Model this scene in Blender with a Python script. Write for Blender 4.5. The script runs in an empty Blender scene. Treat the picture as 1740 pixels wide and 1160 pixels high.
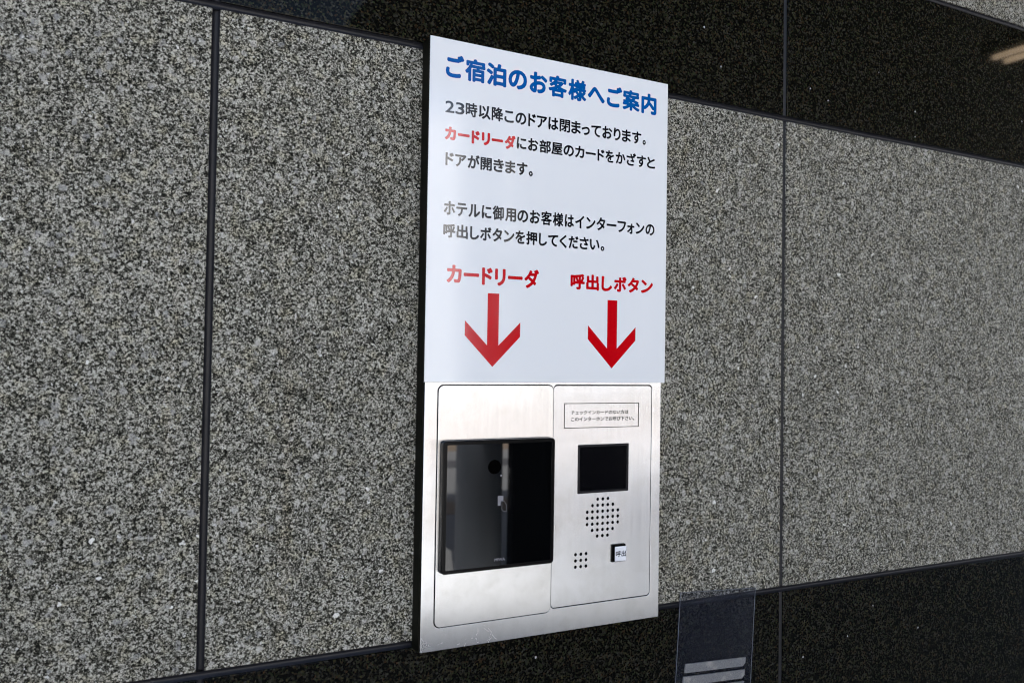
import bpy, bmesh, math, random
from mathutils import Matrix, Vector
R = math.radians
random.seed(7)
scn = bpy.context.scene
COL = scn.collection

# ------------------------------------------------------------------ camera
cam_d = bpy.data.cameras.new('camera')
cam = bpy.data.objects.new('camera', cam_d)
COL.objects.link(cam)
cr = Vector((0.88731297, -0.46088983, 0.01600814))
cu_ = Vector((-0.02541724, -0.01421532, 0.99957585))
cf = Vector((0.46046679, 0.8873435, 0.02432798))
M = Matrix((cr, cu_, -cf)).transposed().to_4x4()
M.translation = Vector((-0.31142, -0.81259, 0.02157))
cam.matrix_world = M
cam_d.sensor_width = 36.0
cam_d.lens = 29.57
cam_d.clip_start = 0.01
cam_d.clip_end = 2000
cam_d.dof.use_dof = True
cam_d.dof.focus_distance = 0.98
cam_d.dof.aperture_fstop = 9.0
scn.camera = cam

# ------------------------------------------------------------------ light
SUN_EL, SUN_AZ = 58.0, 338.0       # azimuth clockwise from +Y (the sun stands behind the wall, to the left)
SKY_STRENGTH, SUN_STRENGTH = 0.135, 5.0
world = bpy.data.worlds.new('World')
scn.world = world
world.use_nodes = True
wn = world.node_tree
wn.nodes.clear()
wo = wn.nodes.new('ShaderNodeOutputWorld')
wb = wn.nodes.new('ShaderNodeBackground')
sk = wn.nodes.new('ShaderNodeTexSky')
sk.sky_type = 'NISHITA'
sk.sun_disc = False
sk.sun_elevation = R(SUN_EL)
sk.sun_rotation = R(SUN_AZ)
sk.air_density = 1.0
sk.dust_density = 3.0
sk.ozone_density = 0.75
wb.inputs['Strength'].default_value = SKY_STRENGTH
wn.links.new(sk.outputs[0], wb.inputs[0])
wn.links.new(wb.outputs[0], wo.inputs[0])
sd = bpy.data.lights.new('sun', 'SUN')
sd.energy = SUN_STRENGTH
sd.angle = R(0.5)
sd.color = (1.0, 0.98, 0.95)
sun = bpy.data.objects.new('sun', sd)
COL.objects.link(sun)
sdir = Vector((math.sin(R(SUN_AZ)) * math.cos(R(SUN_EL)), math.cos(R(SUN_AZ)) * math.cos(R(SUN_EL)), math.sin(R(SUN_EL))))
sun.rotation_euler = sdir.to_track_quat('Z', 'Y').to_euler()
sun.location = (0, 0, 20)

scn.view_settings.view_transform = 'Standard'
scn.view_settings.look = 'None'
scn.view_settings.exposure = 1.47
scn.view_settings.gamma = 1.0
scn.cycles.max_bounces = 8
scn.cycles.diffuse_bounces = 4
scn.cycles.glossy_bounces = 4
scn.cycles.transparent_max_bounces = 8
scn.cycles.sample_clamp_indirect = 6.0
scn.cycles.filter_width = 1.15
scn.cycles.use_denoising = True
scn.cycles.denoiser = 'OPENIMAGEDENOISE'
scn.cycles.denoising_input_passes = 'RGB_ALBEDO_NORMAL'
scn.cycles.denoising_prefilter = 'ACCURATE'

# ------------------------------------------------------------------ node helpers
class NT:
    def __init__(s, name):
        s.m = bpy.data.materials.new(name)
        s.m.use_nodes = True
        s.t = s.m.node_tree
        s.b = s.t.nodes['Principled BSDF']
        s.o = s.t.nodes['Material Output']
    def n(s, typ, **kw):
        nd = s.t.nodes.new(typ)
        for k, v in kw.items():
            if isinstance(k, str) and k.startswith('i_'):
                nd.inputs[k[2:].replace('_', ' ')].default_value = v
            else:
                setattr(nd, k, v)
        return nd
    def l(s, a, b):
        s.t.links.new(a, b)
    def ramp(s, src, stops, interp='LINEAR'):
        r = s.n('ShaderNodeValToRGB')
        r.color_ramp.interpolation = interp
        els = r.color_ramp.elements
        while len(els) > 1:
            els.remove(els[-1])
        for i, (p, c) in enumerate(stops):
            e = els[0] if i == 0 else els.new(p)
            e.position = p
            c = (c, c, c) if not isinstance(c, tuple) else c
            e.color = (*c, 1)
        s.l(src, r.inputs[0])
        return r.outputs[0]
    def mix(s, fac, a, b, mode='MIX'):
        m = s.n('ShaderNodeMix', data_type='RGBA', blend_type=mode)
        for sock, v in ((m.inputs[0], fac), (m.inputs[6], a), (m.inputs[7], b)):
            if hasattr(v, 'is_output'):
                s.l(v, sock)
            elif isinstance(v, tuple):
                sock.default_value = (*v, 1)
            else:
                sock.default_value = v
        return m.outputs[2]
    def math(s, op, a, b=0.0, clamp=False):
        m = s.n('ShaderNodeMath', operation=op, use_clamp=clamp)
        for sock, v in ((m.inputs[0], a), (m.inputs[1], b)):
            if hasattr(v, 'is_output'):
                s.l(v, sock)
            else:
                sock.default_value = v
        return m.outputs[0]
    def noise(s, vec, scale, detail=2.0, rough=0.5, dist=0.0):
        n = s.n('ShaderNodeTexNoise')
        n.inputs['Scale'].default_value = scale
        n.inputs['Detail'].default_value = detail
        n.inputs['Roughness'].default_value = rough
        n.inputs['Distortion'].default_value = dist
        s.l(vec, n.inputs['Vector'])
        return n.outputs['Fac'], n.outputs['Color']
    def voro(s, vec, scale, feature='F1', rnd=1.0):
        v = s.n('ShaderNodeTexVoronoi', feature=feature)
        v.inputs['Scale'].default_value = scale
        v.inputs['Randomness'].default_value = rnd
        s.l(vec, v.inputs['Vector'])
        return v.outputs['Distance'], v.outputs.get('Color')
    def set(s, **kw):
        for k, v in kw.items():
            k = k.replace('_', ' ')
            sock = s.b.inputs[k]
            if hasattr(v, 'is_output'):
                s.l(v, sock)
            elif isinstance(v, tuple) and len(v) == 3:
                sock.default_value = (*v, 1) if sock.type == 'RGBA' else v
            else:
                sock.default_value = v
    def bump(s, h, strength, dist):
        b = s.n('ShaderNodeBump')
        b.inputs['Strength'].default_value = strength
        b.inputs['Distance'].default_value = dist
        s.l(h, b.inputs['Height'])
        s.l(b.outputs[0], s.b.inputs['Normal'])

def simple(name, col, rough, metal=0.0, spec=0.5, bump=None):
    k = NT(name)
    k.set(Base_Color=col, Roughness=rough, Metallic=metal)
    k.b.inputs['Specular IOR Level'].default_value = spec
    if bump:
        tc = k.n('ShaderNodeTexCoord')
        f, _ = k.noise(tc.outputs['Object'], bump[0], 4)
        k.bump(f, bump[1], bump[2])
    return k.m

def slab_coords(k):
    """object position of the stone, shifted by a random amount for every slab"""
    g = k.n('ShaderNodeNewGeometry')
    oi = k.n('ShaderNodeObjectInfo')
    off = k.math('MULTIPLY', oi.outputs['Random'], 37.0)
    va = k.n('ShaderNodeVectorMath', operation='ADD')
    k.l(g.outputs['Position'], va.inputs[0])
    cb = k.n('ShaderNodeCombineXYZ')
    k.l(off, cb.inputs[0]); k.l(off, cb.inputs[1]); k.l(off, cb.inputs[2])
    k.l(cb.outputs[0], va.inputs[1])
    return va.outputs[0]

def warp(k, vec, scale, amt):
    _, c = k.noise(vec, scale, 2)
    s1 = k.n('ShaderNodeVectorMath', operation='SUBTRACT')
    k.l(c, s1.inputs[0]); s1.inputs[1].default_value = (.5, .5, .5)
    s2 = k.n('ShaderNodeVectorMath', operation='SCALE')
    k.l(s1.outputs[0], s2.inputs[0]); s2.inputs['Scale'].default_value = amt
    s3 = k.n('ShaderNodeVectorMath', operation='ADD')
    k.l(vec, s3.inputs[0]); k.l(s2.outputs[0], s3.inputs[1])
    return s3.outputs[0]

def cell_value(k, colsock):
    sp = k.n('ShaderNodeSeparateColor')
    k.l(colsock, sp.inputs[0])
    return sp.outputs[0], sp.outputs[1], sp.outputs[2]

def granite_grey():
    k = NT('grey_granite')
    p = slab_coords(k)
    pw = warp(k, p, 520, 0.0026)
    # crystal grains: every cell its own tone
    _, c1 = k.voro(pw, 980)
    r1, g1, b1 = cell_value(k, c1)
    _, c2 = k.voro(pw, 540)
    r2, g2, b2 = cell_value(k, c2)
    n1, _ = k.noise(p, 500, 3, 0.65, 0.3)
    n0, _ = k.noise(p, 55, 4, 0.65)
    t = k.math('ADD', k.math('MULTIPLY', r1, 0.34), k.math('MULTIPLY', r2, 0.30))
    t = k.math('ADD', t, k.math('MULTIPLY', n1, 0.62))
    t = k.math('ADD', t, k.math('MULTIPLY', n0, 0.20))
    t = k.math('SUBTRACT', t, 0.235)
    col = k.ramp(t, [(0.31, (0.002, 0.002, 0.001)), (0.385, (0.013, 0.012, 0.008)), (0.45, (0.068, 0.067, 0.053)),
                     (0.55, (0.168, 0.165, 0.140)), (0.66, (0.400, 0.392, 0.345))])
    # olive-brown tint in places
    n3, _ = k.noise(p, 95, 2)
    tint = k.ramp(n3, [(0.50, 0.0), (0.70, 0.42)])
    col = k.mix(tint, col, k.mix(1.0, col, (1.05, 0.98, 0.72), 'MULTIPLY'))
    n9, _ = k.noise(p, 1100, 3, 0.7)
    col = k.mix(1.0, col, k.ramp(n9, [(0.34, 0.62), (0.52, 1.05), (0.66, 1.65)]), 'MULTIPLY')
    mps = k.n('ShaderNodeMapping')
    mps.inputs['Scale'].default_value = (1.0, 1.0, 0.07)
    k.l(p, mps.inputs['Vector'])
    n8, _ = k.noise(mps.outputs[0], 24, 3, 0.6)
    col = k.mix(k.ramp(n8, [(0.62, 0.0), (0.78, 0.22)]), col, k.mix(1.0, col, (1.0, 0.80, 0.55), 'MULTIPLY'))
    oi2 = k.n('ShaderNodeObjectInfo')
    n10, _ = k.noise(p, 6, 2)
    tone = k.math('ADD', k.math('MULTIPLY', oi2.outputs['Random'], 0.10), k.math('MULTIPLY', n10, 0.24))
    tone = k.math('ADD', tone, 0.84)
    cbt = k.n('ShaderNodeCombineColor')
    for q_ in range(3):
        k.l(tone, cbt.inputs[q_])
    col = k.mix(1.0, col, cbt.outputs[0], 'MULTIPLY')
    # larger feldspar crystals
    pw2 = warp(k, p, 160, 0.008)
    d3, c3 = k.voro(pw2, 118)
    r3, g3, b3 = cell_value(k, c3)
    pick = k.math('GREATER_THAN', r3, 0.83)
    near = k.ramp(d3, [(0.30, 1.0), (0.42, 0.0)])
    n4, _ = k.noise(p, 700, 3, 0.7)
    m3 = k.math('MULTIPLY', k.math('MULTIPLY', pick, near), k.ramp(n4, [(0.40, 0.10), (0.56, 0.80)]))
    cc = k.mix(g3, (0.22, 0.225, 0.225), (0.50, 0.49, 0.45))
    col = k.mix(m3, col, cc)
    # few bright quartz crystals
    pw3 = warp(k, p, 170, 0.011)
    d5, c5 = k.voro(pw3, 135)
    r5, g5, b5 = cell_value(k, c5)
    m5 = k.math('MULTIPLY', k.math('GREATER_THAN', r5, 0.9935), k.ramp(d5, [(0.30, 1.0), (0.36, 0.0)]))
    col = k.mix(k.math('MULTIPLY', m5, k.ramp(n4, [(0.35, 0.5), (0.5, 1.0)])), col, (0.66, 0.66, 0.63))
    d6, c6 = k.voro(pw3, 420)
    r6, _, _ = cell_value(k, c6)
    m6 = k.math('MULTIPLY', k.math('GREATER_THAN', r6, 0.975), k.ramp(d6, [(0.34, 1.0), (0.42, 0.0)]))
    col = k.mix(m6, col, (0.50, 0.50, 0.48))
    # black mica clusters
    d7, c7 = k.voro(warp(k, p, 250, 0.006), 270)
    r7, _, _ = cell_value(k, c7)
    m7 = k.math('MULTIPLY', k.math('GREATER_THAN', r7, 0.82), k.ramp(d7, [(0.28, 0.85), (0.44, 0.0)]))
    col = k.mix(m7, col, (0.005, 0.005, 0.003))
    k.set(Base_Color=col, Roughness=k.ramp(n1, [(0.3, 0.5), (0.7, 0.65)]))
    k.b.inputs['Specular IOR Level'].default_value = 0.09
    k.bump(t, 0.2, 0.0005)
    return k.m

def granite_black():
    k = NT('black_granite')
    p = slab_coords(k)
    pw = warp(k, p, 500, 0.0016)
    _, c1 = k.voro(pw, 520)
    r1, g1, b1 = cell_value(k, c1)
    n0, _ = k.noise(p, 120, 3, 0.6)
    n2, _ = k.noise(p, 700, 2, 0.6)
    t = k.math('ADD', k.math('MULTIPLY', r1, 0.5), k.math('MULTIPLY', n0, 0.42))
    t = k.math('ADD', t, k.math('MULTIPLY', n2, 0.4))
    f = k.ramp(t, [(0.62, 0.0), (0.80, 0.45), (0.95, 1.0)])
    hue = k.mix(g1, (0.032, 0.028, 0.011), (0.033, 0.033, 0.030))
    hue = k.mix(k.math('GREATER_THAN', b1, 0.9), hue, (0.034, 0.020, 0.010))
    hue = k.mix(k.math('LESS_THAN', b1, 0.2), hue, (0.020, 0.026, 0.012))
    col = k.mix(f, (0.0025, 0.0025, 0.002), hue)
    d6, c6 = k.voro(pw, 180)
    r6, _, _ = cell_value(k, c6)
    m6 = k.math('MULTIPLY', k.math('GREATER_THAN', r6, 0.9985), k.ramp(d6, [(0.18, 1.0), (0.28, 0.0)]))
    col = k.mix(m6, col, (0.35, 0.36, 0.38))
    k.set(Base_Color=col, Roughness=0.035)
    k.b.inputs['Specular IOR Level'].default_value = 0.13
    return k.m

def steel(name, base=(0.60, 0.60, 0.595), seed=0.0):
    k = NT(name)
    tc = k.n('ShaderNodeTexCoord')
    g = k.n('ShaderNodeNewGeometry')
    mp = k.n('ShaderNodeMapping')
    mp.inputs['Scale'].default_value = (1.0, 1.0, 0.012)
    mp.inputs['Location'].default_value = (seed, seed, seed)
    k.l(g.outputs['Position'], mp.inputs['Vector'])
    s1, _ = k.noise(mp.outputs[0], 1500, 3, 0.7)
    s2, _ = k.noise(mp.outputs[0], 190, 3, 0.7)
    st = k.math('ADD', k.math('MULTIPLY', s1, 0.55), k.math('MULTIPLY', s2, 0.45))
    # smudges and finger marks
    n1, _ = k.noise(g.outputs['Position'], 22, 4, 0.6, 0.4)
    n2, _ = k.noise(g.outputs['Position'], 75, 4, 0.65, 0.6)
    sm = k.math('ADD', k.math('MULTIPLY', n1, 0.6), k.math('MULTIPLY', n2, 0.4))
    b = k.mix(k.ramp(st, [(0.40, 0.0), (0.60, 1.0)]), tuple(c * 0.95 for c in base), base)
    b = k.mix(k.ramp(sm, [(0.46, 0.0), (0.66, 0.34)]), b, (0.42, 0.41, 0.38))
    # tiny dark specks
    dv, cv = k.voro(g.outputs['Position'], 95)
    rv, _, _ = cell_value(k, cv)
    sp = k.math('MULTIPLY', k.math('GREATER_THAN', rv, 0.975), k.ramp(dv, [(0.05, 0.6), (0.10, 0.0)]))
    b = k.mix(sp, b, (0.22, 0.20, 0.18))
    # fine pale scratches near the lower edge
    vd = k.n('ShaderNodeTexVoronoi', feature='DISTANCE_TO_EDGE')
    vd.inputs['Scale'].default_value = 80
    k.l(warp(k, g.outputs['Position'], 45, 0.03), vd.inputs['Vector'])
    sx_ = k.n('ShaderNodeSeparateXYZ')
    k.l(g.outputs['Position'], sx_.inputs[0])
    low = k.ramp(k.math('ADD', k.math('MULTIPLY', sx_.outputs[2], -1.0), 0.0), [(0.252, 0.0), (0.264, 1.0)])
    scr = k.math('MULTIPLY', k.math('MULTIPLY', k.math('LESS_THAN', vd.outputs['Distance'], 0.010), low), k.math('MULTIPLY', k.ramp(n1, [(0.50, 0.0), (0.58, 0.22)]), k.ramp(sx_.outputs[0], [(0.09, 1.0), (0.13, 0.0)])))
    b = k.mix(scr, b, (0.85, 0.85, 0.85))
    rough = k.math('ADD', k.ramp(st, [(0.40, 0.235), (0.60, 0.26)]), k.math('MULTIPLY', k.ramp(n1, [(0.35, 0.0), (0.75, 1.0)]), 0.018))
    k.set(Base_Color=b, Metallic=1.0, Roughness=k.math('ADD', rough, k.math('MULTIPLY', scr, 0.3)))
    k.b.inputs['Anisotropic'].default_value = 1.0
    tg = k.n('ShaderNodeTangent', direction_type='UV_MAP')
    tg.uv_map = 'UVMap'
    k.l(tg.outputs[0], k.b.inputs['Tangent'])
    
    return k.m

MAT = {}
MAT['grey'] = granite_grey()
MAT['black'] = granite_black()
MAT['steel'] = steel('brushed_steel', (0.70, 0.71, 0.72), seed=0.0)
MAT['steel_l'] = steel('brushed_steel_left', (0.72, 0.725, 0.725), 3.1)
MAT['steel_r'] = steel('brushed_steel_right', (0.67, 0.685, 0.705), 7.7)
MAT['sealant'] = simple('sealant', (0.012, 0.0125, 0.016), 0.36, spec=0.22, bump=(140, 0.35, 0.0006))
MAT['housing'] = simple('black_housing', (0.005, 0.005, 0.003), 0.5, spec=0.08)
MAT['sign'] = simple('white_acrylic', (0.735, 0.758, 0.775), 0.085, spec=0.65)
MAT['blue'] = simple('blue_print', (0.000, 0.085, 0.330), 0.085, spec=0.95)
MAT['ink'] = simple('black_print', (0.003, 0.0035, 0.006), 0.085, spec=0.95)
MAT['red'] = simple('red_print', (0.520, 0.000, 0.004), 0.085, spec=0.95)
for q_ in ('ink', 'red'):
    MAT[q_].node_tree.nodes['Principled BSDF'].inputs['IOR'].default_value = 1.6
MAT['engrave'] = simple('engraved_black', (0.014, 0.011, 0.010), 0.5, spec=0.2)
MAT['plastic'] = simple('black_plastic', (0.003, 0.003, 0.003), 0.22, spec=0.12)
MAT['glass'] = simple('black_glass', (0.0015, 0.0017, 0.002), 0.02, spec=0.75)
kg_ = NT('reader_glass')
gg_ = kg_.n('ShaderNodeNewGeometry')
ng_, _ = kg_.noise(gg_.outputs['Position'], 40, 5, 0.7, 0.8)
kg_.set(Base_Color=(0.0015, 0.0017, 0.002), Roughness=kg_.ramp(ng_, [(0.45, 0.012), (0.75, 0.05)]))
MAT['glass'] = kg_.m
MAT['glass'].node_tree.nodes['Principled BSDF'].inputs['IOR'].default_value = 1.6
MAT['screen'] = simple('dark_screen', (0.002, 0.002, 0.003), 0.12)
MAT['bezel'] = simple('dark_bezel', (0.006, 0.006, 0.008), 0.35, spec=0.3)
MAT['hole'] = simple('dark_cavity', (0.001, 0.001, 0.001), 0.8, spec=0.0)
MAT['greyprint'] = simple('grey_print', (0.17, 0.17, 0.19), 0.3)
MAT['outline'] = simple('grey_outline', (0.10, 0.10, 0.11), 0.3)
MAT['keycap'] = simple('white_keycap', (0.74, 0.76, 0.80), 0.25)

# ------------------------------------------------------------------ object helpers
def link(o, parent=None):
    COL.objects.link(o)
    if parent is not None:
        o.parent = parent
    return o

def uvs(me):
    uv = me.uv_layers.new(name='UVMap')
    for l in me.loops:
        v = me.vertices[l.vertex_index].co
        uv.data[l.index].uv = (v.x, v.z)

def obj(name, bm, mat, parent=None, smooth=False):
    me = bpy.data.meshes.new(name)
    bm.to_mesh(me)
    bm.free()
    uvs(me)
    me.materials.append(mat)
    if smooth:
        for p in me.polygons:
            p.use_smooth = True
    return link(bpy.data.objects.new(name, me), parent)

def tag(o, label=None, cat=None, group=None, kind=None):
    for a, b in (('label', label), ('category', cat), ('group', group), ('kind', kind)):
        if b:
            o[a] = b
    return o

def thing(name, label, cat, loc=(0, 0, 0)):
    o = bpy.data.objects.new(name, None)
    o.empty_display_size = 0.05
    link(o)
    return tag(o, label, cat)

def box_bm(x0, x1, y0, y1, z0, z1, bev=0.0, seg=2, bm=None):
    own = bm is None
    bm = bm or bmesh.new()
    r = bmesh.ops.create_cube(bm, size=1.0)
    for v in r['verts']:
        v.co = Vector(((x0 + x1) / 2 + v.co.x * (x1 - x0), (y0 + y1) / 2 + v.co.y * (y1 - y0), (z0 + z1) / 2 + v.co.z * (z1 - z0)))
    if bev:
        es = list({e for v in r['verts'] for e in v.link_edges})
        bmesh.ops.bevel(bm, geom=es, offset=bev, segments=seg, profile=0.5, affect='EDGES')
    return bm

def rrect(x0, x1, z0, z1, r, n=6):
    """rounded rectangle outline, r may be one radius or (bl, br, tr, tl)"""
    rr = (r,) * 4 if not isinstance(r, tuple) else r
    pts = []
    for (cx, cz, a0, q) in ((x0 + rr[0], z0 + rr[0], 180, rr[0]), (x1 - rr[1], z0 + rr[1], 270, rr[1]),
                            (x1 - rr[2], z1 - rr[2], 0, rr[2]), (x0 + rr[3], z1 - rr[3], 90, rr[3])):
        if q <= 0:
            pts.append((cx, cz))
            continue
        for i in range(n + 1):
            a = R(a0 + 90 * i / n)
            pts.append((cx + q * math.cos(a), cz + q * math.sin(a)))
    return pts

def circle(cx, cz, r, n=16):
    return [(cx + r * math.cos(2 * math.pi * i / n), cz + r * math.sin(2 * math.pi * i / n)) for i in range(n)]

def curve_mesh(name, loops, y_front, thick, bevel=0.0, bev_res=2):
    """flat plate with holes in the XZ plane, front at y_front, reaching thick behind it"""
    cu = bpy.data.curves.new(name, 'CURVE')
    cu.dimensions = '2D'
    cu.fill_mode = 'BOTH'
    cu.extrude = max(thick / 2 - bevel, 0.0)
    cu.bevel_depth = bevel
    cu.bevel_resolution = bev_res
    if bevel:
        cu.offset = -bevel
    for lp in loops:
        s = cu.splines.new('POLY')
        s.points.add(len(lp) - 1)
        for p, (x, z) in zip(s.points, lp):
            p.co = (x, z, 0, 1)
        s.use_cyclic_u = True
    o = bpy.data.objects.new(name, cu)
    COL.objects.link(o)
    dg = bpy.context.evaluated_depsgraph_get()
    dg.update()
    me = bpy.data.meshes.new_from_object(o.evaluated_get(dg))
    bpy.data.objects.remove(o)
    bpy.data.curves.remove(cu)
    yc = y_front + thick / 2
    for v in me.vertices:
        v.co = Vector((v.co.x, yc - v.co.z, v.co.y))
    me.name = name
    return me

def plate(name, loops, y_front, thick, mat, parent=None, bevel=0.0):
    me = curve_mesh(name, loops, y_front, thick, bevel)
    uvs(me)
    me.materials.clear()
    me.materials.append(mat)
    return link(bpy.data.objects.new(name, me), parent)

def text_mesh(txt, offset=0.0):
    cu = bpy.data.curves.new('t', 'FONT')
    cu.body = txt
    cu.size = 1.0
    cu.offset = offset
    cu.resolution_u = 4
    cu.fill_mode = 'FRONT'
    o = bpy.data.objects.new('t', cu)
    COL.objects.link(o)
    dg = bpy.context.evaluated_depsgraph_get()
    dg.update()
    me = bpy.data.meshes.new_from_object(o.evaluated_get(dg))
    bpy.data.objects.remove(o)
    bpy.data.curves.remove(cu)
    return me

def bounds(me):
    xs = [v.co.x for v in me.vertices]; ys = [v.co.y for v in me.vertices]
    return min(xs), max(xs), min(ys), max(ys)

def lettering(txt, x0, x1, ref, zt, zb, y, mat, parent, bold=0.0, name='lettering'):
    """one printed line: fitted to x0..x1, the character ref spans zb..zt; bold thickens the strokes by that many metres a side"""
    me = text_mesh(txt)
    rm = text_mesh(ref)
    a0, a1, _, _ = bounds(me)
    _, _, r0, r1 = bounds(rm)
    bpy.data.meshes.remove(rm)
    sx = (x1 - x0 - 2 * bold) / (a1 - a0)
    sz = (zt - zb - 2 * bold) / (r1 - r0)
    base = [(x0 + bold + (v.co.x - a0) * sx, zb + bold + (v.co.y - r0) * sz) for v in me.vertices]
    polys = [tuple(p.vertices) for p in me.polygons]
    bpy.data.meshes.remove(me)
    offs = [(0.0, 0.0)]
    if bold:
        offs += [(bold * math.cos(i * math.pi / 4), bold * math.sin(i * math.pi / 4)) for i in range(8)]
    vs, fs = [], []
    for q, (dx, dz) in enumerate(offs):
        n0 = len(vs)
        vs += [(x + dx, y + q * 4e-6, z + dz) for x, z in base]
        fs += [tuple(n0 + i for i in p) for p in polys]
    m2 = bpy.data.meshes.new(name)
    m2.from_pydata(vs, [], fs)
    m2.materials.append(mat)
    return link(bpy.data.objects.new(name, m2), parent)

DENSE = set('様御客降案宿閉開屋部時')
def glyph_line(glyphs, ref, zt, zb, y, mat, parent, bold):
    """a printed line whose characters are fitted one by one to their widths; ref spans zb..zt"""
    rm = text_mesh(ref)
    _, _, r0, r1 = bounds(rm)
    bpy.data.meshes.remove(rm)
    sz = (zt - zb - 2 * bold) / (r1 - r0)
    vs, fs = [], []
    for ch, x0, x1 in glyphs:
        me = text_mesh(ch)
        a0, a1, c0, c1 = bounds(me)
        b = bold * (0.85 if ch in DENSE else (0.7 if ch in '23' else 1.0))
        sx = (x1 - x0 - 2 * b) / (a1 - a0)
        k = 1.0 if '\u4e00' <= ch <= '\u9fff' else (1.10 if ch in '23' else (1.0 if ch == '。' else 1.05))
        mid = 0.38 * (1 if ch not in '23' else 0.98)
        base = []
        for v in me.vertices:
            yy = mid + (v.co.y - mid) * k
            base.append((x0 + b + (v.co.x - a0) * sx, zb + bold + (yy - r0) * sz))
        polys = [tuple(p.vertices) for p in me.polygons]
        bpy.data.meshes.remove(me)
        offs = [(0.0, 0.0)] + [(b * math.cos(i * math.pi / 5), b * math.sin(i * math.pi / 5)) for i in range(10)]
        for q, (dx, dz) in enumerate(offs):
            n0 = len(vs)
            vs += [(x + dx, y + q * 4e-6, z + dz) for x, z in base]
            fs += [tuple(n0 + i for i in p) for p in polys]
    m2 = bpy.data.meshes.new('lettering')
    m2.from_pydata(vs, [], fs)
    m2.materials.append(mat)
    return link(bpy.data.objects.new('lettering', m2), parent)

GLYPHS = {
    'title': [('ご', 0.0171, 0.0376), ('宿', 0.0387, 0.0619), ('泊', 0.0633, 0.0866), ('の', 0.0890, 0.1115), ('お', 0.1146, 0.1365), ('客', 0.1380, 0.1614), ('様', 0.1631, 0.1866), ('へ', 0.1884, 0.2112), ('ご', 0.2139, 0.2349), ('案', 0.2354, 0.2593), ('内', 0.2617, 0.2834)],
    'l1': [('2', 0.0174, 0.0274), ('3', 0.0287, 0.0388), ('時', 0.0401, 0.0534), ('以', 0.0549, 0.0687), ('降', 0.0700, 0.0835), ('こ', 0.0849, 0.0963), ('の', 0.0982, 0.1113), ('ド', 0.1136, 0.1230), ('ア', 0.1241, 0.1370), ('は', 0.1385, 0.1512), ('閉', 0.1527, 0.1662), ('ま', 0.1676, 0.1800), ('っ', 0.1812, 0.1919), ('て', 0.1937, 0.2067), ('お', 0.2085, 0.2218), ('り', 0.2239, 0.2334), ('ま', 0.2352, 0.2476), ('す', 0.2492, 0.2623), ('。', 0.2641, 0.2686)],
    'l2r': [('カ', 0.0174, 0.0299), ('ー', 0.0317, 0.0451), ('ド', 0.0473, 0.0567), ('リ', 0.0590, 0.0686), ('ー', 0.0705, 0.0839), ('ダ', 0.0858, 0.0988)],
    'l2b': [('に', 0.1002, 0.1118), ('お', 0.1139, 0.1264), ('部', 0.1279, 0.1423), ('屋', 0.1427, 0.1570), ('の', 0.1582, 0.1715), ('カ', 0.1729, 0.1852), ('ー', 0.1868, 0.2002), ('ド', 0.2025, 0.2118), ('を', 0.2133, 0.2248), ('か', 0.2270, 0.2404), ('ざ', 0.2420, 0.2552), ('す', 0.2563, 0.2693), ('と', 0.2707, 0.2824)],
    'l3': [('ド', 0.0185, 0.0277), ('ア', 0.0292, 0.0418), ('が', 0.0433, 0.0570), ('開', 0.0580, 0.0712), ('き', 0.0729, 0.0853), ('ま', 0.0869, 0.0992), ('す', 0.1007, 0.1137), ('。', 0.1153, 0.1202)],
    'l4': [('ホ', 0.0177, 0.0302), ('テ', 0.0314, 0.0438), ('ル', 0.0452, 0.0586), ('に', 0.0604, 0.0716), ('御', 0.0730, 0.0862), ('用', 0.0878, 0.1008), ('の', 0.1023, 0.1154), ('お', 0.1174, 0.1300), ('客', 0.1312, 0.1448), ('様', 0.1459, 0.1593), ('は', 0.1611, 0.1729), ('イ', 0.1744, 0.1863), ('ン', 0.1887, 0.2010), ('タ', 0.2024, 0.2143), ('ー', 0.2159, 0.2293), ('フ', 0.2306, 0.2425), ('ォ', 0.2440, 0.2541), ('ン', 0.2559, 0.2681), ('の', 0.2697, 0.2826)],
    'l5': [('呼', 0.0176, 0.0310), ('出', 0.0323, 0.0450), ('し', 0.0475, 0.0578), ('ボ', 0.0590, 0.0720), ('タ', 0.0731, 0.0848), ('ン', 0.0865, 0.0992), ('を', 0.1002, 0.1122), ('押', 0.1134, 0.1268), ('し', 0.1290, 0.1391), ('て', 0.1404, 0.1530), ('く', 0.1548, 0.1641), ('だ', 0.1663, 0.1791), ('さ', 0.1804, 0.1923), ('い', 0.1939, 0.2068), ('。', 0.2084, 0.2133)],
    'rA': [('カ', 0.0221, 0.0388), ('ー', 0.0410, 0.0586), ('ド', 0.0618, 0.0742), ('リ', 0.0769, 0.0895), ('ー', 0.0922, 0.1099), ('ダ', 0.1119, 0.1298)],
    'rB': [('呼', 0.1695, 0.1881), ('出', 0.1898, 0.2069), ('し', 0.2101, 0.2246), ('ボ', 0.2268, 0.2442), ('タ', 0.2456, 0.2617), ('ン', 0.2642, 0.2813)],
}

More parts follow.
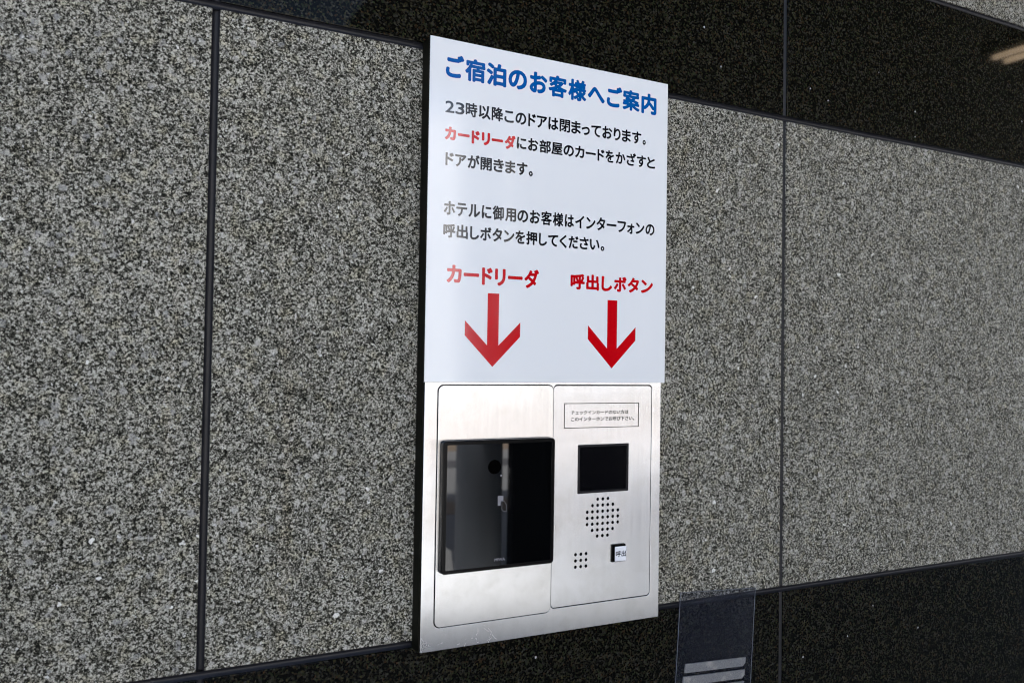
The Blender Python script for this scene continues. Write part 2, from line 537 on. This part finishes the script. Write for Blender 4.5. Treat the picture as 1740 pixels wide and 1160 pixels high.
# ------------------------------------------------------------------ ground and surroundings (seen in the reflections)
GZ = -1.32
kp = NT('pale_pavement')
tcp = kp.n('ShaderNodeNewGeometry')
nf, _ = kp.noise(tcp.outputs['Position'], 1.3, 5, 0.6)
nf2, _ = kp.noise(tcp.outputs['Position'], 60, 4, 0.6)
cp_ = kp.mix(nf, (0.48, 0.48, 0.47), (0.64, 0.64, 0.63))
cp_ = kp.mix(kp.math('MULTIPLY', nf2, 0.3), cp_, (0.38, 0.38, 0.38))
kp.set(Base_Color=cp_, Roughness=0.8)
ground = obj('ground', (lambda b: (bmesh.ops.create_grid(b, x_segments=2, y_segments=2, size=400), b)[1])(bmesh.new()), kp.m)
ground.location = (0, 0, GZ)
tag(ground, kind='structure')
kt = simple('tan_paving', (0.52, 0.40, 0.29), 0.85, bump=(30, 0.3, 0.003))
ka = simple('grey_paving', (0.22, 0.22, 0.23), 0.9, bump=(80, 0.4, 0.004))
for nm, y0, y1, mm in (('paving_strip', -6.65, -6.05, kt), ('paving_strip', -9.7, -9.0, ka), ('paving_strip', -12.6, -10.8, kt), ('road', -17.5, -12.6, ka), ('paving_strip', -20.5, -17.5, kt), ('road', -33.0, -20.5, ka)):
    s = obj(nm, box_bm(-60, 60, y0, y1, GZ - 0.02, GZ + 0.004), mm)
    tag(s, kind='structure')
kt2 = simple('dark_entrance_paving', (0.10, 0.105, 0.115), 0.6, bump=(60, 0.3, 0.002))
s = obj('entrance_paving', box_bm(-9, 9, -3.45, 0.0, GZ - 0.02, GZ + 0.004), kt2)
tag(s, kind='structure')
# ------------------------------------------------------------------ the granite wall
wall = thing('stone_wall', 'granite clad wall of pale grey slabs between bands of polished black slabs', 'wall')
JX = [-0.9172, -0.2034, 0.5102, 1.2240, 1.9378]
JZ = [-1.104, -0.4885, -0.2674, 0.3475, 0.5687, 1.184]
HJ = 0.0036
core = obj('wall_core', box_bm(JX[0] + 0.002, JX[-1] - 0.002, 0.026, 0.20, JZ[0] + 0.002, JZ[-1] - 0.002), simple('mortar', (0.12, 0.12, 0.12), 0.9), wall)
for i in range(len(JX) - 1):
    for j in range(len(JZ) - 1):
        bm = bmesh.new()
        x0, x1, z0, z1 = JX[i] + HJ, JX[i + 1] - HJ, JZ[j] + HJ, JZ[j + 1] - HJ
        bm = box_bm(x0, x1, 0.0, 0.0255, z0, z1, 0.0007, 2)
        obj('granite_slab', bm, MAT['black'] if j in (1, 3) else MAT['grey'], wall)

def sealant_strip(a0, a1, c, half, vertical, parent, dy=0.0):
    bm = bmesh.new()
    prof = []
    n = 8
    for i in range(n + 1):
        t = -1 + 2 * i / n
        prof.append((c + t * half, 0.0016 + dy + 0.0026 * (1 - t * t)))
    steps = max(2, int((a1 - a0) / 0.02))
    rows = []
    for s_ in range(steps + 1):
        a = a0 + (a1 - a0) * s_ / steps
        wob = random.uniform(-0.00015, 0.00015)
        rows.append([bm.verts.new((q, y + wob, a) if vertical else (a, y + wob, q)) for q, y in prof])
    for r0, r1 in zip(rows, rows[1:]):
        for i in range(n):
            bm.faces.new((r0[i], r0[i + 1], r1[i + 1], r1[i]))
    bmesh.ops.recalc_face_normals(bm, faces=bm.faces)
    me_n = [f.normal.y for f in bm.faces]
    if sum(me_n) > 0:
        bmesh.ops.reverse_faces(bm, faces=bm.faces)
    return obj('joint_sealant', bm, MAT['sealant'], parent, smooth=True)

for x in JX[1:-1]:
    for j in range(len(JZ) - 1):
        sealant_strip(JZ[j] + (HJ if j else 0), JZ[j + 1] - (HJ if j < len(JZ) - 2 else 0), x, HJ + 0.0003, True, wall, 0.0006)
for z in JZ[1:-1]:
    sealant_strip(JX[0], JX[-1], z, HJ + 0.0003, False, wall)

# ------------------------------------------------------------------ intercom panel
D = -0.01916
XL, XR, ZB = 0.0, 0.2975, -0.2710
SY = -0.02297
unit = thing('intercom_panel', 'brushed stainless steel entry panel with card reader and intercom below the white notice', 'intercom')
obj('housing', box_bm(XL + 0.0006, XR - 0.0006, -0.0005, D + 0.0016, ZB + 0.0006, 0.3500, 0.0004, 1), MAT['housing'], unit)
PL, PM, PR, PT, PBL, PBR = 0.0168, 0.1526, 0.2843, -0.0032, -0.2479, -0.2443
# opening outline of the face frame: the union of the two inset plates
op = [(PL, PBL + 0.0065)]
def arc(cx, cz, r, a0, a1, n=6):
    return [(cx + r * math.cos(R(a0 + (a1 - a0) * i / n)), cz + r * math.sin(R(a0 + (a1 - a0) * i / n))) for i in range(n + 1)]
g = 0.0006
rl, rr_ = 0.0066, 0.0046
opening = (arc(PL - g + rl, PBL - g + rl, rl, 180, 270) + arc(PM - rl, PBL - g + rl, rl, 270, 360, 6)
           + arc(PM + rr_, PBR - g + rr_, rr_, 180, 270) + arc(PR + g - rr_, PBR - g + rr_, rr_, 270, 360)
           + arc(PR + g - rr_, PT + g - rr_, rr_, 0, 90) + arc(PM + rr_, PT + g - rr_, rr_, 90, 180)
           + arc(PM - rl, PT + g - rl, rl, 0, 90) + arc(PL - g + rl, PT + g - rl, rl, 90, 180))
frame = plate('face_frame', [rrect(XL + 0.0022, XR, ZB, 0.0006, (0.0008, 0.0008, 0.0, 0.0)), opening], D, 0.0016, MAT['steel'], unit, 0.0004)
lp = plate('reader_plate', [rrect(PL + 0.0003, PM - 0.00060, PBL + 0.0002, PT - 0.0002, rl - 0.0004)], D - 0.0008, 0.0018, MAT['steel_l'], unit, 0.00025)
holes = []
gx, gz, pp = 0.21843, -0.15060, 0.00683
for jj in range(-3, 4):
    w = 3 if abs(jj) <= 1 else (2 if abs(jj) == 2 else 1)
    for ii in range(-w, w + 1):
        holes.append(circle(gx + ii * pp, gz + jj * pp, 0.00178))
hx, hz = 0.1903, -0.19608
for jj in (-1, 0, 1):
    for ii in (-1, 0, 1):
        holes.append(circle(hx + ii * pp, hz + jj * pp, 0.00178))
DX0, DX1, DZ0, DZ1 = 0.1846, 0.2529, -0.1228, -0.0689
rp = plate('intercom_plate', [rrect(PM + 0.0003, PR - 0.0004, PBR + 0.0003, PT - 0.0005, rr_ - 0.0006), rrect(DX0, DX1, DZ0, DZ1, 0.0012)] + holes,
           D, 0.0015, MAT['steel_r'], unit, 0.0001)
cav = obj('cavity_backing', box_bm(PL, PR, D + 0.0016 - 0.00035, D + 0.0030, PBR, PT - 0.001), MAT['hole'], unit)
# print on the intercom plate
YP = D - 0.00012
fr = [(0.1662, 0.2664, -0.0504, -0.0227)]
x0, x1, z0, z1 = fr[0]
plate('label_border', [rrect(x0, x1, z0, z1, 0.0), rrect(x0 + 0.0009, x1 - 0.0009, z0 + 0.0008, z1 - 0.0008, 0.0)], YP, 0.0001, MAT['engrave'], rp)
lettering('チェックインカードのない方は', 0.1750, 0.2516, '方', -0.0308, -0.0354, YP, MAT['engrave'], rp, 0.00010)
lettering('このインターホンでお呼び下さい。', 0.1751, 0.2599, '下', -0.0383, -0.0428, YP, MAT['engrave'], rp, 0.00010)

# card reader
rx0, rx1, rz0, rz1 = 0.0197, 0.1500, -0.1932, -0.0593
RH = 0.0095
RY = D - 0.0008 - RH + 0.0008
rd = plate('card_reader', [rrect(rx0, rx1, rz0, rz1, 0.0042)], RY, RH, MAT['plastic'], unit, 0.0009)
tag(rd, 'black square card reader with a glass front')
plate('reader_base', [rrect(rx0 - 0.0004, rx1 + 0.0002, rz0 - 0.0002, rz1 + 0.0004, 0.0044)], D - 0.0028, 0.0022, MAT['bezel'], rd, 0.0003)
gl = plate('glass_front', [rrect(rx0 + 0.0042, rx1 - 0.0042, rz0 + 0.0040, rz1 - 0.0040, 0.0008)], RY - 0.0003, 0.0006, MAT['glass'], rd, 0.0001)
YG = RY - 0.00040
plate('camera_window', [circle(0.0772, -0.0873, 0.0074, 32)], YG, 0.0001, MAT['hole'], rd)
plate('status_light', [circle(0.0850, -0.0964, 0.0011, 16)], YG, 0.0001, MAT['greyprint'], rd)
lettering('MIWA', 0.0788, 0.0910, 'M', -0.1816, -0.1846, YG, MAT['greyprint'], rd, 0.0001)
plate('card_symbol', [[(0.0816, -0.1276), (0.0849, -0.1276), (0.0849, -0.1250), (0.0858, -0.1228), (0.0880, -0.1228), (0.0880, -0.1175), (0.0816, -0.1175)]], YG, 0.0001, MAT['greyprint'], rd)
def ring(pts, w):
    cx = sum(p[0] for p in pts) / len(pts); cz = sum(p[1] for p in pts) / len(pts)
    return [(p[0] + (cx - p[0]) * w / max(1e-6, math.hypot(cx - p[0], cz - p[1])), p[1] + (cz - p[1]) * w / max(1e-6, math.hypot(cx - p[0], cz - p[1]))) for p in pts]
hand = [(0.0862, -0.1234), (0.0862, -0.1318), (0.0888, -0.1343), (0.0919, -0.1343), (0.0919, -0.1270), (0.0890, -0.1228)]
plate('hand_symbol', [hand, ring(hand, 0.0005)], YG, 0.0001, MAT['outline'], rd)

# display
db = plate('display_screen', [rrect(DX0 + 0.0002, DX1 - 0.0002, DZ0 + 0.0002, DZ1 - 0.0002, 0.0011)], D + 0.0010, 0.0015, MAT['screen'], unit)
plate('bezel', [rrect(DX0 + 0.0001, DX1 - 0.0001, DZ0 + 0.0001, DZ1 - 0.0001, 0.0012), rrect(DX0 + 0.0026, DX1 - 0.0026, DZ0 + 0.0026, DZ1 - 0.0026, 0.0006)], D - 0.0003, 0.0012, MAT['bezel'], db, 0.0002)

# call button
cb = plate('call_button', [rrect(0.2300, 0.2489, -0.2017, -0.1821, 0.0010)], D - 0.0020, 0.0020, MAT['plastic'], unit, 0.0003)
plate('key_body', [rrect(0.2322, 0.2476, -0.2004, -0.1838, 0.0006)], D - 0.0047, 0.0030, MAT['plastic'], cb, 0.0002)
plate('key_cap', [rrect(0.2324, 0.2475, -0.2001, -0.1840, 0.0004)], D - 0.0051, 0.0004, MAT['keycap'], cb)
lettering('呼出', 0.2333, 0.2472, '出', -0.1888, -0.1955, D - 0.0053, MAT['ink'], cb, 0.00012)

# ------------------------------------------------------------------ notice sign
sign = thing('notice_sign', 'white notice board with blue heading, black text and two red arrows above the steel panel', 'sign')
obj('sign_board', box_bm(0.0, 0.300, SY, D - 0.0001, 0.0, 0.3510, 0.0005, 2), MAT['sign'], sign)
obj('dark_edge', box_bm(-0.0004, 0.0004, SY + 0.0009, D - 0.0001, 0.0004, 0.3506), MAT['housing'], sign)
YS = SY - 0.00012
for key, ref, zt, zb, m_, b_ in (
        ('title', '内', 0.3352, 0.3111, 'blue', 0.00110), ('l1', '閉', 0.2886, 0.2743, 'ink', 0.00050),
        ('l2r', 'カ', 0.2607, 0.2474, 'red', 0.00085), ('l2b', '屋', 0.2616, 0.2480, 'ink', 0.00050),
        ('l3', '開', 0.2344, 0.2207, 'ink', 0.00050), ('l4', '様', 0.1852, 0.1700, 'ink', 0.00050),
        ('l5', '押', 0.1617, 0.1472, 'ink', 0.00050), ('rA', 'カ', 0.1195, 0.1018, 'red', 0.00090),
        ('rB', '呼', 0.1199, 0.1025, 'red', 0.00085)):
    glyph_line(GLYPHS[key], ref, zt, zb, YS, MAT[m_], sign, b_)
def arrow(a):
    h, w = 0.0066, 0.0322
    pts = [(a - h, 0.0929), (a - h, 0.0385), (a - w, 0.0636), (a - w, 0.0482), (a, 0.0161), (a + w, 0.0482), (a + w, 0.0636), (a + h, 0.0385), (a + h, 0.0929)]
    plate('arrow', [pts[::-1]], YS, 0.0001, MAT['red'], sign)
arrow(0.0756)
arrow(0.2252)

# ------------------------------------------------------------------ clear plastic holder with foam tape
hold = thing('plastic_holder', 'clear plastic leaflet holder stuck on the wall right below the steel panel', 'holder')
hold.location = (0.4028, 0, -0.2560)
hold.rotation_euler = (0, R(3.3), 0)
kc = NT('clear_plastic')
tr = kc.n('ShaderNodeBsdfTransparent')
tr.inputs[0].default_value = (0.87, 0.88, 0.91, 1)
di = kc.n('ShaderNodeBsdfDiffuse')
di.inputs[0].default_value = (0.12, 0.14, 0.21, 1)  # bluish veil: sky reflection put into the diffuse colour of the clear sheet
gy = kc.n('ShaderNodeBsdfGlossy')
gy.inputs['Roughness'].default_value = 0.12
m1 = kc.n('ShaderNodeMixShader'); m1.inputs[0].default_value = 0.035
kc.l(tr.outputs[0], m1.inputs[1]); kc.l(di.outputs[0], m1.inputs[2])
fn = kc.n('ShaderNodeFresnel'); fn.inputs['IOR'].default_value = 1.25
m2 = kc.n('ShaderNodeMixShader')
kc.l(fn.outputs[0], m2.inputs[0]); kc.l(m1.outputs[0], m2.inputs[1]); kc.l(gy.outputs[0], m2.inputs[2])
kc.l(m2.outputs[0], kc.o.inputs['Surface'])
obj('back_sheet', box_bm(-0.0602, 0.0602, -0.0026, -0.0006, -0.17, 0.0, 0.0003, 1), kc.m, hold)
plate('rim', [rrect(-0.0602, 0.0602, -0.17, 0.0, 0.001), rrect(-0.0595, 0.0595, -0.1695, -0.0005, 0.0005)], -0.0030, 0.0003, simple('pale_plastic_edge', (0.10, 0.115, 0.14), 0.3), hold)
ktp = NT('grey_foam_tape')
tct = ktp.n('ShaderNodeNewGeometry')
na, _ = ktp.noise(tct.outputs['Position'], 900, 5, 0.8)
nb, _ = ktp.noise(tct.outputs['Position'], 60, 3, 0.6)
ct = ktp.mix(ktp.ramp(na, [(0.35, 0.0), (0.65, 1.0)]), (0.05, 0.055, 0.065), (0.23, 0.235, 0.24))
ct = ktp.mix(ktp.ramp(nb, [(0.5, 0.0), (0.65, 0.5)]), ct, (0.36, 0.35, 0.31))
ktp.set(Base_Color=ct, Roughness=0.7)
for (zz, h, xa, xb) in ((-0.0855, 0.0105, -0.0480, 0.0480), (-0.1005, 0.0105, -0.0500, 0.0475), (-0.1150, 0.0105, -0.049, 0.0475), (-0.1295, 0.0105, -0.0490, 0.0470)):
    plate('foam_tape', [[(xa, zz - h), (xb - 0.004, zz - h), (xb, zz - h + 0.004), (xb, zz), (xa + 0.001, zz)]], -0.0046, 0.0018, ktp.m, hold)

# ------------------------------------------------------------------ building mass, porch, street front (out of frame, mirrored in glass and steel)
kf = simple('white_facade', (0.80, 0.79, 0.77), 0.8)
kw = simple('pale_render', (0.55, 0.53, 0.50), 0.9, bump=(12, 0.2, 0.01))
kd = simple('dark_metal', (0.006, 0.006, 0.006), 0.6, spec=0.1)
bld = thing('hotel_building', 'building mass behind the granite wall', 'building')
obj('wall', box_bm(-9, 9, 0.205, 4.0, GZ, 5.05), kw, bld)
cano = thing('entrance_canopy', 'dark canopy over the entrance to the right of the sign', 'canopy')
obj('roof', box_bm(1.3, 8.5, -5.0, 0.20, 2.05, 2.35), kd, cano)
colm = thing('round_column', 'grey concrete column holding the canopy', 'column')
bm = bmesh.new()
bmesh.ops.create_cone(bm, cap_ends=True, segments=40, radius1=0.145, radius2=0.145, depth=2.05 - GZ)
for v in bm.verts:
    v.co += Vector((1.94, -4.0, (2.05 + GZ) / 2))
obj('shaft', bm, simple('concrete', (0.40, 0.43, 0.48), 0.8, bump=(20, 0.3, 0.004)), colm, smooth=True)
pier = thing('dark_pier', 'black stone pier beside the entrance doors', 'pier')
obj('shaft', box_bm(2.115, 3.40, -3.95, -3.88, GZ, 2.05), kd, pier)
lamp = thing('ceiling_light', 'warm twin tube light under the canopy', 'light')
ke = NT('warm_tube')
ke.set(Base_Color=(0.8, 0.8, 0.8), Roughness=0.4)
ke.b.inputs['Emission Color'].default_value = (1.0, 0.72, 0.45, 1)
ke.b.inputs['Emission Strength'].default_value = 2.2
obj('tray', box_bm(4.70, 4.98, -2.50, -1.20, 2.00, 2.05), kd, lamp)
for xx in (4.78, 4.90):
    obj('tube', box_bm(xx - 0.018, xx + 0.018, -2.47, -1.24, 1.97, 1.999, 0.006, 2), ke.m, lamp)
opp = thing('opposite_building', 'pale building across the street', 'building')
ob_w = obj('wall', box_bm(-40, 45, -44, -34, GZ, 11.0), kf, opp)
kg = simple('window_glass', (0.03, 0.04, 0.05), 0.1)
pw0 = None
for i in range(12):
    for j in range(2):
        xx, zz = -30 + i * 6, GZ + 1.2 + j * 3.6
        if pw0 is None:
            pw0 = obj('window', box_bm(-1.2, 1.2, -0.05, 0.05, 0, 1.7), kg, opp)
            w_ = pw0
        else:
            w_ = pw0.copy(); COL.objects.link(w_)
        w_.parent = opp
        w_.location = (xx, -34.0, zz)
